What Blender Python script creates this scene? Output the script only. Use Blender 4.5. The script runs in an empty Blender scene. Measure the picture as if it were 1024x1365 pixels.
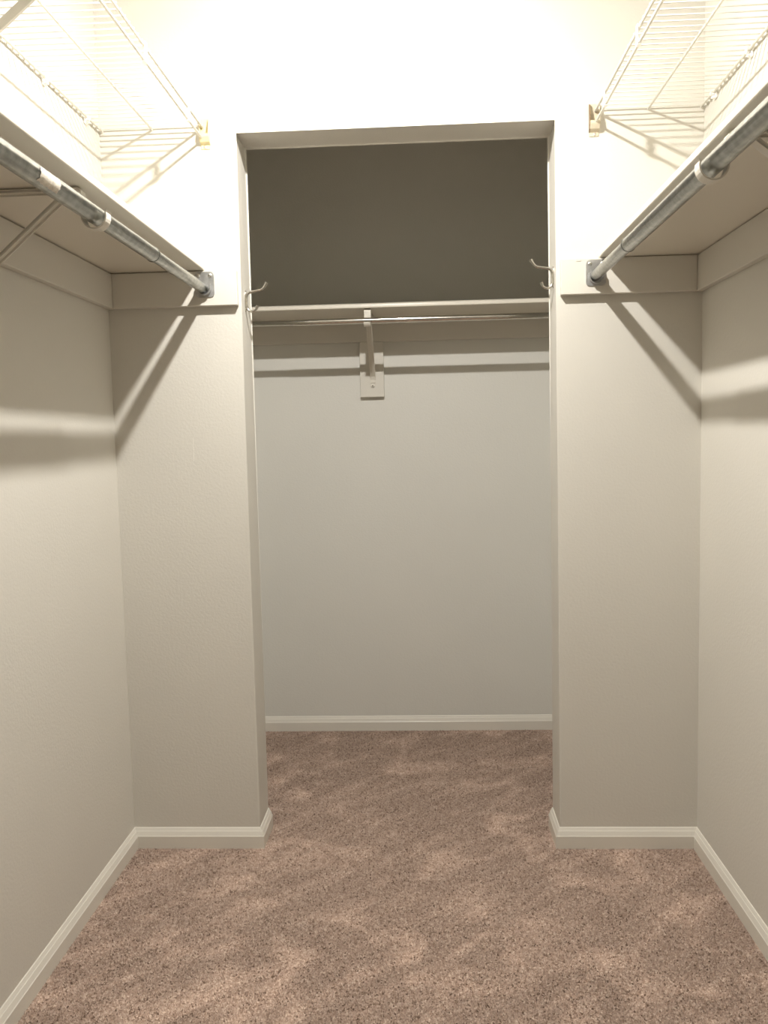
import bpy, bmesh, math, random
import numpy as np
from mathutils import Vector, Matrix, noise
SC = bpy.context.scene
COL = SC.collection
rnd = random.Random(7)

# ------------------------------------------------------------------ camera
F_PX, PITCH, YAW, ROLL = 1114.82, 0.0872, 0.0488, -0.0230
cp, sp, cy, sy = math.cos(PITCH), math.sin(PITCH), math.cos(YAW), math.sin(YAW)
fwd = Vector((-sy*cp, cy*cp, -sp)); rt = Vector((cy, sy, 0)); up = rt.cross(fwd)
c, s = math.cos(ROLL), math.sin(ROLL)
right = rt*c + up*s; upv = up*c - rt*s
cam = bpy.data.objects.new('camera', bpy.data.cameras.new('camera'))
COL.objects.link(cam)
M = Matrix((right, upv, -fwd)).transposed().to_4x4()
M.translation = Vector((0.0727, -2.3428, 1.1858))
cam.matrix_world = M
cam.data.sensor_fit = 'HORIZONTAL'; cam.data.sensor_width = 36
cam.data.lens = F_PX/1024*36
cam.data.clip_start = 0.02
SC.camera = cam

# ------------------------------------------------------------------ closet lamp, added fill and exposure
LAMP = Vector((-0.048, -0.65, 2.342))          # bare bulb on the closet ceiling
LAMP_STRENGTH = 8600
LAMP_COLOR = (1.0, 0.962, 0.905)
WORLD_STRENGTH = 0.25                          # unseen fill added from behind the camera, enters by the doorway opening
w = bpy.data.worlds.new('doorway_fill'); SC.world = w; w.use_nodes = True
bg = w.node_tree.nodes['Background']; bg.inputs[0].default_value = (1.0, 0.95, 0.88, 1); bg.inputs[1].default_value = WORLD_STRENGTH
SC.view_settings.view_transform = 'Standard'; SC.view_settings.look = 'None'
SC.view_settings.gamma = 1; SC.view_settings.use_curve_mapping = False
SC.view_settings.exposure = -0.66
SC.cycles.max_bounces = 16; SC.cycles.diffuse_bounces = 10; SC.cycles.glossy_bounces = 6

# ------------------------------------------------------------------ dimensions (metres; x right, y into the recess, z up)
XL, XR = -0.8007, 0.834          # side walls
XA, XB = -0.4267, 0.4449         # opening
T, B = 0.1347, 0.984             # partition thickness, back wall
H, CEIL = 2.0309, 2.44           # opening head, ceiling
YF = -2.62                       # wall behind the camera
RL, RR = -0.66, 0.64             # recess side walls
CT, CB, CTH = 1.6577, 1.5625, 0.019   # cleats

# ------------------------------------------------------------------ materials
def mat(name, col, rough=0.6, metal=0.0, bump=0.0, bscale=300, mottle=0.0, mscale=20, col2=None, spec=0.5, emit=None):
    m = bpy.data.materials.new(name); m.use_nodes = True
    nt = m.node_tree; N = nt.nodes; L = nt.links
    b = N['Principled BSDF']
    b.inputs['Base Color'].default_value = (*col, 1)
    b.inputs['Roughness'].default_value = rough; b.inputs['Metallic'].default_value = metal
    b.inputs['Specular IOR Level'].default_value = spec
    tc = N.new('ShaderNodeTexCoord')
    if mottle or col2:
        n = N.new('ShaderNodeTexNoise'); n.inputs['Scale'].default_value = mscale; n.inputs['Detail'].default_value = 5
        L.new(tc.outputs['Object'], n.inputs['Vector'])
        r = N.new('ShaderNodeValToRGB')
        r.color_ramp.elements[0].position = 0.35; r.color_ramp.elements[1].position = 0.65
        c2 = col2 or tuple(x*(1-mottle) for x in col)
        r.color_ramp.elements[0].color = (*c2, 1); r.color_ramp.elements[1].color = (*col, 1)
        L.new(n.outputs['Fac'], r.inputs['Fac']); L.new(r.outputs['Color'], b.inputs['Base Color'])
    if bump:
        n2 = N.new('ShaderNodeTexNoise'); n2.inputs['Scale'].default_value = bscale; n2.inputs['Detail'].default_value = 3
        L.new(tc.outputs['Object'], n2.inputs['Vector'])
        bp = N.new('ShaderNodeBump'); bp.inputs['Strength'].default_value = bump; bp.inputs['Distance'].default_value = 0.002
        L.new(n2.outputs['Fac'], bp.inputs['Height']); L.new(bp.outputs['Normal'], b.inputs['Normal'])
    if emit:
        b.inputs['Emission Color'].default_value = (*emit[0], 1); b.inputs['Emission Strength'].default_value = emit[1]
    return m

PAINT = (0.61, 0.59, 0.535)
M_wall = mat('wall_paint', PAINT, 0.55, bump=0.25, bscale=140, mottle=0.02, mscale=3)
M_recess = mat('recess_paint', (0.65, 0.643, 0.598), 0.55, bump=0.25, bscale=140, mottle=0.02, mscale=3)
M_ceil = mat('ceiling_paint', (0.68, 0.66, 0.61), 0.8, bump=0.2, bscale=160)
M_trim = mat('trim_paint', (0.68, 0.655, 0.59), 0.35, bump=0.06, bscale=60)
M_shelf = mat('shelf_paint', (0.71, 0.67, 0.585), 0.28, bump=0.08, bscale=45)
M_cleat = mat('cleat_paint', (0.62, 0.595, 0.535), 0.45, bump=0.1, bscale=60)
M_brk = mat('bracket_paint', (0.66, 0.63, 0.555), 0.4, bump=0.1, bscale=90)
M_galv = mat('galvanised_steel', (0.44, 0.445, 0.42), 0.27, 0.95, bump=0.03, bscale=120, col2=(0.31, 0.315, 0.295), mscale=55)
M_chrome = mat('chrome_steel', (0.72, 0.70, 0.64), 0.16, 1.0, mottle=0.12, mscale=30)
M_flange = mat('zinc_plate', (0.56, 0.565, 0.56), 0.4, 0.85, mottle=0.25, mscale=60)
M_screw = mat('screw_steel', (0.78, 0.78, 0.76), 0.28, 1.0, mottle=0.1, mscale=80)
M_dark = mat('screw_slot', (0.05, 0.045, 0.04), 0.7, mottle=0.1)
M_vinyl = mat('white_vinyl', (0.60, 0.58, 0.52), 0.4, mottle=0.03, mscale=30)
M_clip = mat('white_plastic', (0.86, 0.85, 0.83), 0.4, mottle=0.02, mscale=30)
M_yellow = mat('yellowed_plastic', (0.74, 0.66, 0.40), 0.45, mottle=0.12, mscale=50)
M_cheek_shade = mat('cheek_shade', (0.20, 0.13, 0.06), 0.4, mottle=0.2, mscale=60)  # shadow inside the right bracket cup, put into the aisle cheek's colour
M_beige = mat('beige_plastic', (0.62, 0.55, 0.42), 0.45, mottle=0.12, mscale=50)
M_nickel = mat('satin_nickel', (0.56, 0.535, 0.48), 0.22, 1.0, mottle=0.08, mscale=50)
M_label = mat('sticker_paper', (0.76, 0.72, 0.64), 0.7, col2=(0.58, 0.54, 0.46), mscale=120, bump=0.4, bscale=260)
M_porc = mat('porcelain', (0.82, 0.81, 0.78), 0.2, mottle=0.02)
M_bulb = mat('lit_bulb', (0.9, 0.88, 0.8), 0.4, emit=(LAMP_COLOR, LAMP_STRENGTH))

def carpet_mat():
    m = bpy.data.materials.new('carpet'); m.use_nodes = True
    nt = m.node_tree; N = nt.nodes; L = nt.links; b = N['Principled BSDF']
    b.inputs['Roughness'].default_value = 0.95; b.inputs['Specular IOR Level'].default_value = 0.1
    tc = N.new('ShaderNodeTexCoord')
    v = N.new('ShaderNodeTexVoronoi'); v.inputs['Scale'].default_value = 270
    mp0 = N.new('ShaderNodeMapping'); mp0.inputs['Scale'].default_value = (1, 1, 0)
    L.new(tc.outputs['Object'], mp0.inputs['Vector']); L.new(mp0.outputs['Vector'], v.inputs['Vector'])
    sep = N.new('ShaderNodeSeparateColor'); L.new(v.outputs['Color'], sep.inputs[0])
    r = N.new('ShaderNodeValToRGB'); e = r.color_ramp.elements
    e[0].position = 0.0; e[0].color = (0.15, 0.095, 0.07, 1)
    e[1].position = 1.0; e[1].color = (0.72, 0.575, 0.475, 1)
    for p, col in ((0.12, (0.38, 0.27, 0.21, 1)), (0.5, (0.49, 0.362, 0.292, 1)), (0.85, (0.575, 0.44, 0.36, 1))):
        k = e.new(p); k.color = col
    L.new(sep.outputs[0], r.inputs['Fac'])
    # pile brushed in patches and vacuum streaks
    def nz(scale, rot, sc, det, dist, fm, fx):
        mp = N.new('ShaderNodeMapping'); mp.vector_type = 'TEXTURE'; mp.inputs['Rotation'].default_value = (0, 0, rot); mp.inputs['Scale'].default_value = sc
        L.new(tc.outputs['Object'], mp.inputs['Vector'])
        n = N.new('ShaderNodeTexNoise'); n.inputs['Scale'].default_value = scale; n.inputs['Detail'].default_value = det
        n.inputs['Distortion'].default_value = dist; L.new(mp.outputs['Vector'], n.inputs['Vector'])
        q = N.new('ShaderNodeMapRange'); q.inputs['From Min'].default_value = fm; q.inputs['From Max'].default_value = fx
        L.new(n.outputs['Fac'], q.inputs['Value']); return q.outputs[0]
    a1 = nz(5.0, 0.5, (1, 0.8, 1), 4.5, 0.9, 0.50, 0.70); a2 = nz(3.4, 0.8, (1, 0.18, 1), 3.5, 0.5, 0.46, 0.70)
    add = N.new('ShaderNodeMath'); add.operation = 'MULTIPLY_ADD'; add.inputs[1].default_value = 0.6
    L.new(a2, add.inputs[0]); L.new(a1, add.inputs[2])
    mr = N.new('ShaderNodeMapRange'); mr.inputs['From Max'].default_value = 1.3
    mr.inputs['To Min'].default_value = 0.65; mr.inputs['To Max'].default_value = 1.04
    L.new(add.outputs[0], mr.inputs['Value'])
    sc = N.new('ShaderNodeVectorMath'); sc.operation = 'SCALE'
    L.new(r.outputs['Color'], sc.inputs[0]); L.new(mr.outputs[0], sc.inputs['Scale'])
    L.new(sc.outputs['Vector'], b.inputs['Base Color'])
    return m
M_carpet = carpet_mat()

# ------------------------------------------------------------------ mesh helpers
def obj(name, bm, m, parent=None, smooth=False, kind=None, label=None):
    me = bpy.data.meshes.new(name); bmesh.ops.recalc_face_normals(bm, faces=bm.faces)
    if smooth:
        for f in bm.faces: f.smooth = True
    bm.to_mesh(me); bm.free(); me.materials.append(m)
    if smooth: me.set_sharp_from_angle(angle=math.radians(40))
    o = bpy.data.objects.new(name, me); COL.objects.link(o)
    if parent:
        o.parent = parent
        lv = parent
        off = Vector()
        while lv: off += lv.location; lv = lv.parent
        o.location = -off            # meshes are written in world metres
    if kind: o['kind'] = kind
    if label: o['label'] = label
    return o
def thing(name, label, cat, loc, group=None):
    o = bpy.data.objects.new(name, None); o.empty_display_size = 0.05; COL.objects.link(o)
    o.location = loc; o['label'] = label; o['category'] = cat
    if group: o['group'] = group
    return o
def box(bm, x0, x1, y0, y1, z0, z1, bev=0, seg=2):
    if x0 > x1: x0, x1 = x1, x0
    if y0 > y1: y0, y1 = y1, y0
    r = bmesh.ops.create_cube(bm, size=1)
    vs = r['verts']
    for v in vs: v.co = Vector(((x0+x1)/2+v.co.x*(x1-x0), (y0+y1)/2+v.co.y*(y1-y0), (z0+z1)/2+v.co.z*(z1-z0)))
    if bev:
        es = list({e for v in vs for e in v.link_edges})
        bmesh.ops.bevel(bm, geom=es, offset=bev, segments=seg, affect='EDGES', profile=0.5)
    return bm
def frames(pts):
    P = [Vector(p) for p in pts]; out = []; n = None
    for i in range(len(P)):
        t = (P[min(i+1, len(P)-1)] - P[max(i-1, 0)]).normalized()
        if n is None:
            a = Vector((0, 0, 1)) if abs(t.z) < 0.9 else Vector((1, 0, 0))
            n = (a - t*a.dot(t)).normalized()
        else: n = (n - t*n.dot(t)).normalized()
        out.append((P[i], t, n, t.cross(n)))
    return out
def tube(bm, pts, r, seg=10, cap=True):
    rs = r if isinstance(r, (list, tuple)) else [r]*len(pts)
    rings = []
    for (p, t, n, b), rr in zip(frames(pts), rs):
        rings.append([bm.verts.new(p + (n*math.cos(a) + b*math.sin(a))*rr) for a in [2*math.pi*k/seg for k in range(seg)]])
    for A, Bq in zip(rings, rings[1:]):
        for k in range(seg): bm.faces.new((A[k], A[(k+1) % seg], Bq[(k+1) % seg], Bq[k]))
    if cap: bm.faces.new(rings[0][::-1]); bm.faces.new(rings[-1])
    return bm
def pipe(bm, p0, p1, ro, ri, seg=28):
    d = Vector(p1)-Vector(p0); (p, t, n, b) = frames([p0, p1])[0]
    R = []
    for q, rr in ((Vector(p0), ro), (Vector(p1), ro), (Vector(p1), ri), (Vector(p0), ri)):
        R.append([bm.verts.new(q + (n*math.cos(a)+b*math.sin(a))*rr) for a in [2*math.pi*k/seg for k in range(seg)]])
    for i in range(4):
        A, Q = R[i], R[(i+1) % 4]
        for k in range(seg): bm.faces.new((A[k], A[(k+1) % seg], Q[(k+1) % seg], Q[k]))
    return bm
def strip(bm, path, wdir, width, th):
    """flat bar: path of points, width along wdir, thickness th"""
    W = Vector(wdir).normalized(); P = [Vector(p) for p in path]; R = []
    for i, p in enumerate(P):
        t = (P[min(i+1, len(P)-1)]-P[max(i-1, 0)]).normalized(); n = t.cross(W).normalized()
        R.append([bm.verts.new(p + W*a*width/2 + n*q*th/2) for a, q in ((-1, -1), (1, -1), (1, 1), (-1, 1))])
    for A, Q in zip(R, R[1:]):
        for k in range(4): bm.faces.new((A[k], A[(k+1) % 4], Q[(k+1) % 4], Q[k]))
    bm.faces.new(R[0][::-1]); bm.faces.new(R[-1])
    return bm
def lathe(bm, prof, origin, axis, seg=24):
    O = Vector(origin); A = Vector(axis).normalized()
    a0 = Vector((0, 0, 1)) if abs(A.z) < 0.9 else Vector((1, 0, 0))
    n = (a0-A*a0.dot(A)).normalized(); b = A.cross(n); R = []
    for r, h in prof:
        R.append([bm.verts.new(O+A*h+(n*math.cos(t)+b*math.sin(t))*max(r, 1e-5)) for t in [2*math.pi*k/seg for k in range(seg)]])
    for P, Q in zip(R, R[1:]):
        for k in range(seg): bm.faces.new((P[k], P[(k+1) % seg], Q[(k+1) % seg], Q[k]))
    bm.faces.new(R[0][::-1]); bm.faces.new(R[-1])
    return bm
def prism(bm, poly, d):
    """planar polygon (list of Vector) pushed along d"""
    A = [bm.verts.new(p) for p in poly]; D = [bm.verts.new(Vector(p)+Vector(d)) for p in poly]; n = len(A)
    bm.faces.new(A); bm.faces.new(D[::-1])
    for k in range(n): bm.faces.new((A[k], D[k], D[(k+1) % n], A[(k+1) % n]))
    return bm
def screw(parent, p, axis, r=0.0045, m=None):
    bm = bmesh.new(); lathe(bm, [(r, 0), (r, r*0.25), (r*0.72, r*0.55), (0.0, r*0.65)], p, axis, 14)
    s_ = obj('screw', bm, m or M_screw, parent, True)
    return s_
def struct(name, bm, m, **k): return obj(name, bm, m, kind='structure', **k)
def nb(): return bmesh.new()

# ------------------------------------------------------------------ the setting
floor = struct('floor', box(nb(), XL-0.1, XR+0.1, YF-0.1, B+0.1, -0.1, 0.0), M_carpet)
struct('ceiling', box(nb(), XL-0.1, XR+0.1, YF-0.1, B+0.1, CEIL, CEIL+0.1), M_ceil)
struct('wall_left', box(nb(), XL-0.1, XL, YF-0.1, T, 0, CEIL), M_wall)
struct('wall_right', box(nb(), XR, XR+0.1, YF-0.1, T, 0, CEIL), M_wall)
struct('wall_back', box(nb(), RL-0.1, RR+0.1, B, B+0.1, 0, CEIL), M_recess)
struct('wall_recess_left', box(nb(), RL-0.1, RL, T, B, 0, CEIL), M_recess)
struct('wall_recess_right', box(nb(), RR, RR+0.1, T, B, 0, CEIL), M_recess)
def portal(name, x0, x1, xa, xb, zh, y0, y1, bev):
    bm = nb()
    P = [(x0, 0), (xa, 0), (xa, zh), (xb, zh), (xb, 0), (x1, 0), (x1, CEIL), (x0, CEIL)]
    prism(bm, [Vector((x, y0, z)) for x, z in P], (0, y1-y0, 0))
    if bev:
        es = []
        for e in bm.edges:
            a, q = e.verts[0].co, e.verts[1].co
            if abs(a.y-q.y) > 1e-6: continue
            on = lambda v: min(abs(v.x-xa), abs(v.x-xb)) < 1e-5 or abs(v.z-zh) < 1e-5
            same = (abs(a.x-q.x) < 1e-6 and min(abs(a.x-xa), abs(a.x-xb)) < 1e-5) or (abs(a.z-zh) < 1e-5 and abs(q.z-zh) < 1e-5)
            if same: es.append(e)
        bmesh.ops.bevel(bm, geom=es, offset=0.005, segments=3, affect='EDGES', profile=0.5)
    return struct(name, bm, M_wall, smooth=False)
wall_mid = portal('wall_middle', XL, XR, XA, XB, H, 0, T, True)
portal('wall_front', XL, XR, -0.36, 0.46, 2.03, YF-0.1, YF, False)  # unseen wall; its opening was added to let the fill light in
# faint raised edge of an old paint patch, left of the opening
bm = nb(); box(bm, -0.578, -0.5765, -0.0005, 0.001, 1.135, 1.205); box(bm, -0.5765, -0.523, -0.0005, 0.001, 1.2035, 1.205)
obj('paint_ridge', bm, M_wall, wall_mid)

PROF = [(0, 0), (0.0130, 0), (0.0130, 0.0370), (0.0116, 0.0388), (0.0072, 0.0505), (0.0062, 0.0510), (0.0022, 0.0592), (0, 0.0600)]
def baseboard(name, p0, p1, nrm, m0, m1):
    """p0->p1 along the wall foot; nrm into the room; m0/m1: shift of the end per unit depth (mitres)"""
    p0, p1, nrm = Vector(p0), Vector(p1), Vector(nrm); t = (p1-p0).normalized(); bm = nb(); R = []
    for p, mm in ((p0, m0), (p1, m1)):
        R.append([bm.verts.new(p + nrm*d + t*(mm*d) + Vector((0, 0, z))) for d, z in PROF])
    n = len(PROF)
    for k in range(n): bm.faces.new((R[0][k], R[0][(k+1) % n], R[1][(k+1) % n], R[1][k]))
    bm.faces.new(R[0]); bm.faces.new(R[1][::-1])
    struct(name, bm, M_trim)
baseboard('baseboard_left', (XL, YF, 0), (XL, 0, 0), (1, 0, 0), 1, -1)
baseboard('baseboard_right', (XR, YF, 0), (XR, 0, 0), (-1, 0, 0), 1, -1)
baseboard('baseboard_middle_left', (XL, 0, 0), (XA, 0, 0), (0, -1, 0), 1, 1)
baseboard('baseboard_middle_right', (XB, 0, 0), (XR, 0, 0), (0, -1, 0), -1, -1)
baseboard('baseboard_jamb_left', (XA, 0, 0), (XA, T-0.004, 0), (1, 0, 0), -1, 0)
baseboard('baseboard_jamb_right', (XB, 0, 0), (XB, T-0.004, 0), (-1, 0, 0), -1, 0)
baseboard('baseboard_back', (RL, B, 0), (RR, B, 0), (0, -1, 0), 1, -1)

# carpet pile: short leaning tufts
def carpet_pile():
    rg = np.random.default_rng(3)
    px = 0.0041
    def grid(x0, x1, y0, y1):
        gx = np.arange(x0, x1, px); gy = np.arange(y0, y1, px); X, Y = np.meshgrid(gx, gy)
        return np.stack([X.ravel(), Y.ravel()], 1)
    P = np.concatenate([grid(XL+0.014, XR-0.014, -1.95, -0.014), grid(XA+0.016, XB-0.016, -0.014, T), grid(RL+0.002, RR-0.002, T, B-0.014)])
    n = len(P); P = P + rg.uniform(-0.0015, 0.0015, P.shape)
    ang = rg.uniform(0, 2*np.pi, n); h = rg.uniform(0.0022, 0.0050, n); rad = rg.uniform(0.0017, 0.0025, n)
    V = np.zeros((n, 4, 3))
    for k in range(3):
        a = ang + k*2*np.pi/3
        V[:, k, 0] = P[:, 0]+np.cos(a)*rad; V[:, k, 1] = P[:, 1]+np.sin(a)*rad; V[:, k, 2] = -0.0005
    lean = rg.normal(0, 0.0016, (n, 2))
    V[:, 3, 0] = P[:, 0]+lean[:, 0]; V[:, 3, 1] = P[:, 1]+lean[:, 1]; V[:, 3, 2] = h
    base = (np.arange(n)*4)[:, None, None]
    Fc = (np.array([[0, 1, 3], [1, 2, 3], [2, 0, 3]])[None]+base).reshape(-1, 3)
    me = bpy.data.meshes.new('carpet_pile'); me.vertices.add(n*4); me.vertices.foreach_set('co', V.ravel())
    me.loops.add(len(Fc)*3); me.loops.foreach_set('vertex_index', Fc.ravel().astype(np.int32))
    me.polygons.add(len(Fc)); me.polygons.foreach_set('loop_start', np.arange(0, len(Fc)*3, 3, dtype=np.int32))
    me.update(calc_edges=True); me.materials.append(M_carpet)
    o = bpy.data.objects.new('carpet_pile', me); COL.objects.link(o); o.parent = floor; o['kind'] = 'stuff'
carpet_pile()

# ------------------------------------------------------------------ painted cleats
def cleat(label, boxes, group='painted wood cleats under the shelves'):
    bm = nb()
    for a in boxes: box(bm, *a, bev=0.0015, seg=1)
    o = obj('shelf_cleat', bm, M_cleat); o['label'] = label; o['category'] = 'cleat'; o['group'] = group
    return o
cleat('painted wood cleat along the left wall under the left board shelf', [(XL, XL+CTH, YF+0.01, -0.0005, CB, CT)])
cleat('short painted cleat carrying the left rod flange, left of the opening', [(XL+CTH+0.0005, XA-0.005, -CTH, 0, CB, CT)])
cleat('painted wood cleat along the right wall under the right board shelf', [(XR-CTH, XR, YF+0.01, -0.0005, CB, CT)])
rc = cleat('short painted cleat carrying the right rod flange, right of the opening', [(XB+0.007, XR-CTH-0.0005, -CTH, 0, CB, CT)])
bm = nb(); box(bm, 0.492, 0.506, -CTH-0.0012, -CTH+0.0005, CT-0.008, CT-0.0005, bev=0.0005, seg=1); obj('paint_drip', bm, M_cleat, rc)
SR = 1.654                       # underside of the shelf in the recess
cleat('painted cleat across the recess back wall under its shelf', [(RL, RR, B-CTH, B, CB+0.002, SR)])
bx0, bx1 = -0.171, -0.077
o = obj('mounting_board', box(nb(), bx0, bx1, B-CTH-0.001, B, 1.350, CB+0.0015, bev=0.0015, seg=1), M_cleat)
o['label'] = 'short vertical painted board behind the recess shelf bracket'; o['category'] = 'board'

# ------------------------------------------------------------------ board shelves
def board_shelf(label, prof_axis, prof, a0, a1):
    """prof: (across, z) section, extruded along y ('y') or x ('x')"""
    bm = nb()
    if prof_axis == 'y': prism(bm, [Vector((u, a0, z)) for u, z in prof], (0, a1-a0, 0))
    else: prism(bm, [Vector((a0, u, z)) for u, z in prof], (a1-a0, 0, 0))
    o = obj('board_shelf', bm, M_shelf); o['label'] = label; o['category'] = 'shelf'
    o['group'] = 'painted board shelves'
    return o
def nose(back, front, z0, z1, r):
    sg = 1 if front > back else -1; P = [(back, z0), (back, z1)]
    for k in range(15):
        a = math.pi/2*(1-k/14); P.append((front-sg*r+sg*r*math.cos(a), z1-r+r*math.sin(a)))
    r2 = 0.003
    for k in range(4):
        a = -math.pi/2*k/3; P.append((front-sg*r2+sg*r2*math.cos(a), z0+r2+r2*math.sin(a)))
    return P
TH = 0.020
board_shelf('cream painted board shelf on the left wall above the left rod', 'y', nose(XL+0.003, XL+0.280, CT+0.002, CT+0.002+TH, 0.012), YF+0.01, -0.0015)
board_shelf('cream painted board shelf on the right wall above the right rod', 'y', nose(XR-0.003, XR-0.280, CT+0.0015, CT+0.0015+TH, 0.012), YF+0.01, -0.0015)
board_shelf('cream painted board shelf across the dark recess above the chrome rod', 'x', nose(B-0.001, 0.700, SR+0.0008, SR+0.0185, 0.010), RL+0.002, RR-0.002)

# ------------------------------------------------------------------ hanging rods and their flanges
def side_rod(label, x, z, y_join, sticker=None):
    t = thing('closet_rod', label, 'rod', (x, -0.024, z-0.016), 'telescoping closet rods')
    obj('inner_tube', pipe(nb(), (x, -0.024, z), (x, y_join-0.25, z), 0.0142, 0.0128), M_galv, t, True)
    bm = pipe(nb(), (x, y_join, z), (x, YF+0.006, z), 0.0165, 0.0146)
    obj('outer_tube', bm, M_galv, t, True)
    bm = nb(); lathe(bm, [(0.0172, 0), (0.0176, 0.002), (0.0172, 0.004)], (x, y_join-0.004, z), (0, 1, 0), 28); obj('rolled_collar', bm, M_galv, t, True)
    if sticker:
        y0, y1, a0, a1 = sticker; bm = nb(); G = []
        nu, nv = 10, 8
        for i in range(nu+1):
            row = []
            for j in range(nv+1):
                e = 0.006*noise.noise(Vector((j*1.7, 3.1 if i < nu/2 else 9.4, 0)))
                yy = y0+(y1-y0)*i/nu + e; a = a0+(a1-a0)*j/nv + (0.12*noise.noise(Vector((i*1.3, j*0.9, 4))) if j in (0, nv) else 0)
                rr = 0.0168+0.0004*(1+noise.noise(Vector((i, j, 1))))
                row.append(bm.verts.new((x+rr*math.cos(a), yy, z+rr*math.sin(a))))
            G.append(row)
        for i in range(nu):
            for j in range(nv): bm.faces.new((G[i][j], G[i+1][j], G[i+1][j+1], G[i][j+1]))
        obj('sticker_remnant', bm, M_label, t, True, label='torn paper sticker remnant')
    return t
def flange(label, x, z, s):
    """closed-bottom rod socket screwed to a cleat; s = +1 left, -1 right"""
    y = -CTH
    t = thing('rod_flange', label, 'flange', (x, y, z-0.024), 'rod end flanges')
    bm = nb(); P = []
    w, z0, z1, r = 0.0265, z-0.0235, z+0.0455, 0.010
    for cx_, cz_, a0 in ((w-r, z1-r, 0), (-(w-r), z1-r, 90), (-(w-r), z0+r, 180), (w-r, z0+r, 270)):
        for k in range(6): a = math.radians(a0+18*k); P.append(Vector((x+cx_+r*math.cos(a), y, cz_+r*math.sin(a))))
    prism(bm, P, (0, -0.0025, 0)); obj('plate', bm, M_flange, t)
    bm = nb(); ns = 16; R = []           # U shaped cup open at the top
    for ro, dy in ((0.0195, -0.002), (0.0195, -0.016), (0.0172, -0.016), (0.0172, -0.002)):
        row = [bm.verts.new((x-ro, y+dy, z+0.010))]
        for k in range(ns+1):
            a = math.pi+math.pi*k/ns; row.append(bm.verts.new((x+ro*math.cos(a), y+dy, z+ro*math.sin(a))))
        row.append(bm.verts.new((x+ro, y+dy, z+0.010))); R.append(row)
    for i in range(4):
        A, Q = R[i], R[(i+1) % 4]
        for k in range(len(A)-1): bm.faces.new((A[k], A[k+1], Q[k+1], Q[k]))
    bm.faces.new([R[i][0] for i in range(4)]); bm.faces.new([R[i][-1] for i in range(4)][::-1])
    obj('cup', bm, M_flange, t, True)
    for dx, dz in ((-0.0165, 0.035), (0.0165, 0.035)): screw(t, (x+dx, y-0.0025, z+dz), (0, -1, 0), 0.0052)
    return t
ZR = 1.609
XRL, XRR = XL+0.2760, XR-0.292
side_rod('galvanised closet rod along the left shelf with a torn paper sticker', XRL, ZR, -0.452, (-1.040, -0.970, -1.0, 0.45))
side_rod('galvanised closet rod along the right shelf, clean of stickers', XRR, ZR, -0.390)
flange('grey metal rod flange screwed to the cleat left of the opening', XRL+0.004, ZR, 1)
flange('grey metal rod flange screwed to the cleat right of the opening', XRR+0.003, ZR-0.002, -1)
ZRR, YRR = 1.6095, 0.697
t = thing('closet_rod', 'thin shiny chrome rod across the dark recess under its shelf', 'rod', (-0.05, YRR, ZRR-0.013), 'telescoping closet rods')
obj('outer_tube', pipe(nb(), (-0.38, YRR, ZRR), (RR-0.004, YRR, ZRR), 0.0110, 0.0098), M_chrome, t, True)
obj('inner_tube', pipe(nb(), (RL+0.004, YRR, ZRR), (-0.2, YRR, ZRR), 0.0096, 0.0086), M_chrome, t, True)
for xx, sg, nm in ((RL, 1, 'left'), (RR, -1, 'right')):
    f = thing('rod_socket', 'round metal rod socket on the %s side wall inside the recess' % nm, 'socket', (xx, YRR, ZRR-0.03), 'recess rod sockets')
    obj('cup', lathe(nb(), [(0.027, 0), (0.027, 0.002), (0.018, 0.003), (0.018, 0.003)], (xx, YRR, ZRR), (sg, 0, 0)), M_flange, f, True)

# ------------------------------------------------------------------ shelf-and-rod brackets
def bracket(label, org, out, wd, zt, zrod, xrod, rr, foot, cleat_d, lip=375):
    """org: point on the wall line (z ignored); out: unit vector away from wall; wd: width direction; distances measured along out"""
    O = Vector((org[0], org[1], 0)); U = Vector(out); W = Vector(wd)
    def P(d, z): return O + U*d + Vector((0, 0, z))
    t = thing('shelf_bracket', label, 'bracket', P(cleat_d, foot), 'painted shelf and rod brackets')
    bm = nb(); za = zt-0.0045
    strip(bm, [P(cleat_d, za), P(xrod-0.034, za)], W, 0.021, 0.004)
    for q in (-1, 1):
        strip(bm, [P(cleat_d, za-0.003) + W*q*0.0095, P(xrod-0.05, za-0.003) + W*q*0.0095], W, 0.002, 0.004)
    obj('arm', bm, M_brk, t)
    bm = nb(); path = [P(xrod-0.036, za)]
    gap = rr+0.0062; cz = zrod+0.001; cx_ = xrod+0.002
    for k in range(4):
        a = math.radians(120-10*k*1.0); path.append(P(cx_-gap-0.006+0.006*math.cos(math.radians(90-30*k)), za-0.006+0.006*math.sin(math.radians(90-30*k))))
    for k in range(15):
        a = math.radians(180+(lip-180)*k/14); path.append(P(cx_+gap*math.cos(a), cz-0.004+(gap+0.001)*math.sin(a)))
    if lip > 370: path.append(P(cx_+gap+0.002, cz+0.006))
    strip(bm, path, W, 0.024, 0.0026)
    obj('rod_cradle', bm, M_brk, t)
    bm = nb()
    a0, a1 = P(xrod-0.052, za-0.006), P(cleat_d+0.006, foot+0.026)
    strip(bm, [a0, a1, P(cleat_d+0.0015, foot+0.012), P(cleat_d+0.0015, foot)], W, 0.021, 0.0028)
    up_ = (a1-a0).cross(W).normalized()
    for q in (-1, 1): strip(bm, [a0+W*q*0.0095+up_*0.003, a1+W*q*0.0095+up_*0.003], W, 0.002, 0.005)
    obj('diagonal_brace', bm, M_brk, t)
    return t, P
bracket('painted bracket under the left board shelf cradling the left rod', (XL, -0.785), (1, 0, 0), (0, 1, 0), CT+0.002, ZR, 0.2760, 0.0165, 1.44, 0.0)
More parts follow.
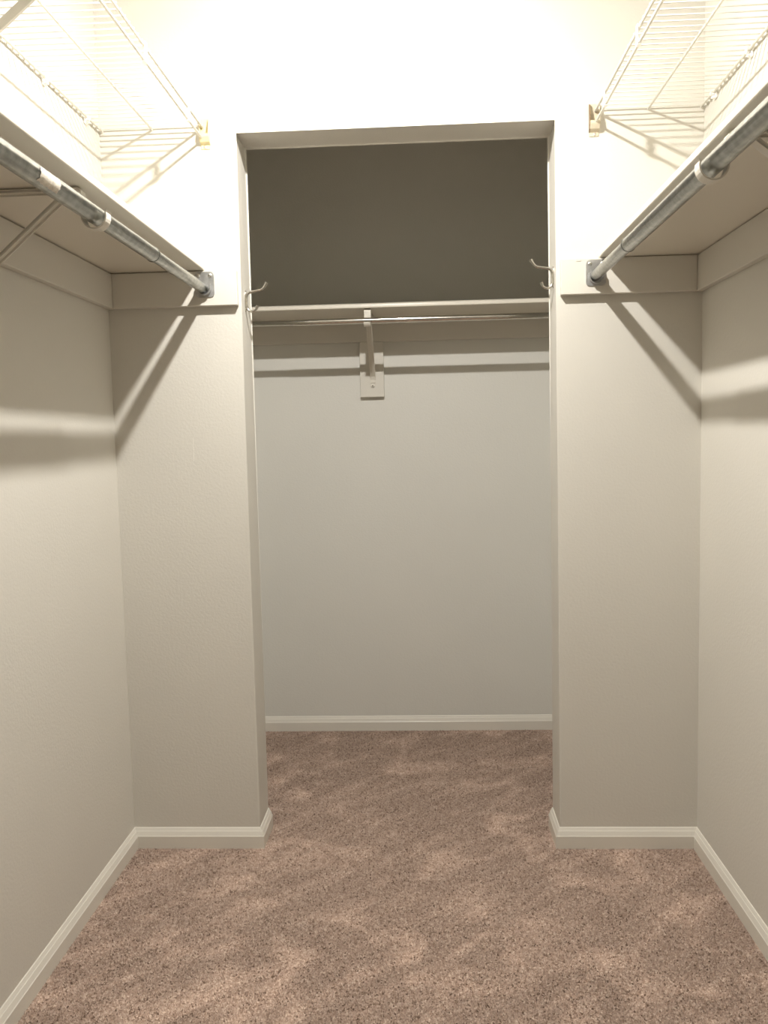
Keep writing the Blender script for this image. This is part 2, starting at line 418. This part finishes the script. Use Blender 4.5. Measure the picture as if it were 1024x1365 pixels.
bracket('painted bracket under the right board shelf cradling the right rod', (XR, -0.945), (-1, 0, 0), (0, 1, 0), CT+0.002, ZR, 0.292, 0.0165, 1.44, 0.0)
tb, P = bracket('painted bracket under the recess shelf cradling the chrome rod', (-0.120, B), (0, -1, 0), (1, 0, 0), SR+0.0008, ZRR, B-YRR, 0.0110, 1.405, CTH+0.001, 345)
screw(tb, (-0.1215, B-CTH-0.0012, 1.394), (0, -1, 0), 0.008, M_brk)
obj('screw_slot', box(nb(), -0.1235, -0.1195, B-CTH-0.0068, B-CTH-0.006, 1.3915, 1.3965), M_dark, tb)

# ------------------------------------------------------------------ wire shelves
ZD = 2.0480
def wire_shelf(label, xw, s, y_lip, y_back, y_brace):
    X = lambda d: xw + s*d
    t = thing('wire_shelf', label, 'wire shelf', (X(0.008), -0.006, ZD-0.04), 'white wire shelves')
    y1, y0 = -0.004, YF+0.012
    rail = lambda d, z, r: tube(nb(), [(X(d), y0, z), (X(d), y1, z)], r, 10)
    obj('back_rail', rail(0.0095, ZD-0.0050, 0.0032), M_vinyl, t, True)
    obj('middle_rail', rail(0.148, ZD-0.0050, 0.0030), M_vinyl, t, True)
    obj('front_rail', rail(0.287, ZD-0.0050, 0.0034), M_vinyl, t, True)
    obj('lip_rail', rail(0.287, ZD-0.0360, 0.0034), M_vinyl, t, True)
    # one wire: hooked down at the back, welded over the three rails
    pts = [(0.0045, ZD-0.011), (0.0045, ZD-0.003), (0.0070, ZD), (0.2895, ZD+0.0002)]
    bm = tube(nb(), [(X(d), 0, z) for d, z in pts], 0.0018, 6)
    for f in bm.faces: f.smooth = True
    me = bpy.data.meshes.new('deck_wire'); bm.to_mesh(me); bm.free(); me.materials.append(M_vinyl)
    k = 0; y = -0.0075
    while y > y0+0.005:
        o = bpy.data.objects.new('deck_wire', me); COL.objects.link(o); o.parent = t
        o.location = Vector((0, y, 0)) - t.location
        y -= 0.0258; k += 1
    for yl in y_lip:      # flat plastic lip plates
        bm = nb(); box(bm, X(0.2905), X(0.2925), yl-0.008, yl+0.008, ZD-0.040, ZD+0.001, bev=0.0006, seg=1)
        box(bm, X(0.283), X(0.2925), yl-0.008, yl+0.008, ZD-0.0415, ZD-0.0398, bev=0.0005, seg=1)
        obj('lip_clip', bm, M_clip, t)
    for yb in y_back:     # wall clips round the back rail
        bm = nb(); lathe(bm, [(0.0062, -0.007), (0.0062, 0.007)], (X(0.0095), yb, ZD-0.005), (0, 1, 0), 14)
        box(bm, X(0.0005), X(0.006), yb-0.0085, yb+0.0085, ZD-0.020, ZD+0.003, bev=0.001, seg=1)
        box(bm, X(0.0), X(0.013), yb-0.005, yb+0.005, ZD-0.0185, ZD-0.0135, bev=0.001, seg=1)
        cl = obj('wall_clip', bm, M_clip, t)
        obj('nail', lathe(nb(), [(0.0024, 0), (0.0022, 0.0012)], (X(0.006), yb, ZD-0.0168), (s, 0, 0), 10), M_screw, cl, True)
    a, q = Vector((X(0.284), y_brace, ZD-0.034)), Vector((X(0.006), y_brace, 1.795))
    bm = nb(); strip(bm, [a+Vector((s*0.006, 0, 0.010)), a, q, q+Vector((-s*0.004, 0, -0.012)), q+Vector((-s*0.004, 0, -0.035))], (0, 1, 0), 0.006, 0.015)
    br = obj('support_brace', bm, M_vinyl, t)
    screw(br, (X(0.012), y_brace, 1.770), (s, 0, 0), 0.004)
    return t
wire_shelf('white wire shelf high on the left wall with diagonal support brace', XL, 1, (-0.150, -0.484, -0.86), (-0.104, -0.346, -0.59, -0.83), -0.86)
wire_shelf('white wire shelf high on the right wall over the right board shelf', XR, -1, (-0.133, -0.460, -0.80), (-0.094, -0.327, -0.57, -0.83), -1.35)
def end_bracket(label, x, s, m, m2, zt, zb):
    """cup that holds the end of the wire shelf lip; s points to the aisle"""
    t = thing('shelf_end_bracket', label, 'end bracket', (x, 0, zb), 'wire shelf end brackets')
    obj('back_plate', box(nb(), x-0.013, x+0.013, -0.0025, 0, zb, zt, bev=0.001, seg=1), m, t)
    for q in (-0.0125, 0.0125):
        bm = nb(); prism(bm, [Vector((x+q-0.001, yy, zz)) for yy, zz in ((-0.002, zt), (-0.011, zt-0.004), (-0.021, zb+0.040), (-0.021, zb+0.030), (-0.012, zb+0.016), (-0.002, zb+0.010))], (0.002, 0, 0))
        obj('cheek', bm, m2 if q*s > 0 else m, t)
    bm = nb(); strip(bm, [(x, -0.021, zb+0.036), (x, -0.020, zb+0.029), (x, -0.013, zb+0.018), (x, -0.002, zb+0.014)], (1, 0, 0), 0.025, 0.0025); obj('cup_floor', bm, m, t)
    screw(t, (x-s*0.002, -0.0025, zb+0.006), (0, -1, 0), 0.004)
end_bracket('yellowed plastic end bracket at the left wire shelf tip', -0.5065, 1, M_yellow, M_yellow, 2.066, 1.985)
end_bracket('beige plastic end bracket with a cheek darkened as shade at the right wire shelf tip', 0.5435, -1, M_beige, M_cheek_shade, 2.062, 1.978)

# ------------------------------------------------------------------ coat hooks on the jambs
def bez(P, n=7):
    P = [Vector(p) for p in P]; out = []
    Q = [P[0]*2-P[1]] + P + [P[-1]*2-P[-2]]
    for i in range(1, len(Q)-2):
        for k in range(n):
            u = k/n; a, b_, c_, d_ = Q[i-1:i+3]
            out.append(0.5*((2*b_)+(c_-a)*u+(2*a-5*b_+4*c_-d_)*u*u+(3*b_-a-3*c_+d_)*u**3))
    out.append(P[-1]); return out
def coat_hook(label, x, s, y, z, m):
    """x jamb face, s into the opening, z = middle of the base plate"""
    t = thing('coat_hook', label, 'hook', (x, y, z-0.03), 'double coat hooks')
    bm = nb(); Q = []
    for k in range(20):
        a = 2*math.pi*k/20; Q.append(Vector((x, y+0.0085*math.cos(a), z+0.030*math.sin(a)*(1 if abs(math.sin(a)) < .99 else 1.0))))
    prism(bm, Q, (s*0.003, 0, 0)); obj('base_plate', bm, m, t)
    H_ = lambda L: [(x+s*a, y, z+b_) for a, b_ in L]
    p = bez(H_([(0.003, 0.0), (0.0035, 0.012), (0.011, 0.023), (0.030, 0.027), (0.048, 0.031), (0.058, 0.041), (0.064, 0.050)]))
    n = len(p); obj('upper_prong', tube(nb(), p, [0.0043-0.0008*(i/n)+0.0022*max(0, (i/n-0.78)/0.22) for i in range(n)], 10), m, t, True)
    p = bez(H_([(0.003, 0.003), (0.003, -0.014), (0.009, -0.025), (0.020, -0.029), (0.030, -0.024), (0.035, -0.013)]))
    n = len(p); obj('lower_prong', tube(nb(), p, [0.0040-0.0006*(i/n)+0.0020*max(0, (i/n-0.78)/0.22) for i in range(n)], 10), m, t, True)
    for q in (0.022, -0.020): screw(t, (x+s*0.003, y+0.0, z+q*1.05), (s, 0, 0), 0.0036)
coat_hook('satin metal double coat hook on the left jamb of the opening', XA, 1, 0.060, 1.585, M_nickel)
coat_hook('satin metal double coat hook on the right jamb of the opening', XB, -1, 0.060, 1.624, M_nickel)

# ------------------------------------------------------------------ the closet lamp on the ceiling
t = thing('ceiling_lamp', 'bare lit bulb in a porcelain holder on the closet ceiling', 'lamp', (LAMP.x, LAMP.y, CEIL))
obj('lamp_holder', lathe(nb(), [(0.055, 0), (0.055, 0.010), (0.038, 0.018), (0.024, 0.028), (0.022, 0.040)], (LAMP.x, LAMP.y, CEIL), (0, 0, -1)), M_porc, t, True)
d0 = CEIL-LAMP.z
obj('bulb_body', lathe(nb(), [(0.0135, 0.036), (0.015, 0.048), (0.019, d0-0.030), (0.0245, d0-0.014), (0.0265, d0-0.010), (0.0265, d0-0.0085)], (LAMP.x, LAMP.y, CEIL), (0, 0, -1), 24), M_porc, t, True)
obj('bulb_dome', lathe(nb(), [(0.026, d0-0.008), (0.0252, d0-0.004), (0.0220, d0-0.0005), (0.0160, d0+0.0025), (0.008, d0+0.004), (0.0, d0+0.0043)], (LAMP.x, LAMP.y, CEIL), (0, 0, -1), 24), M_bulb, t, True)
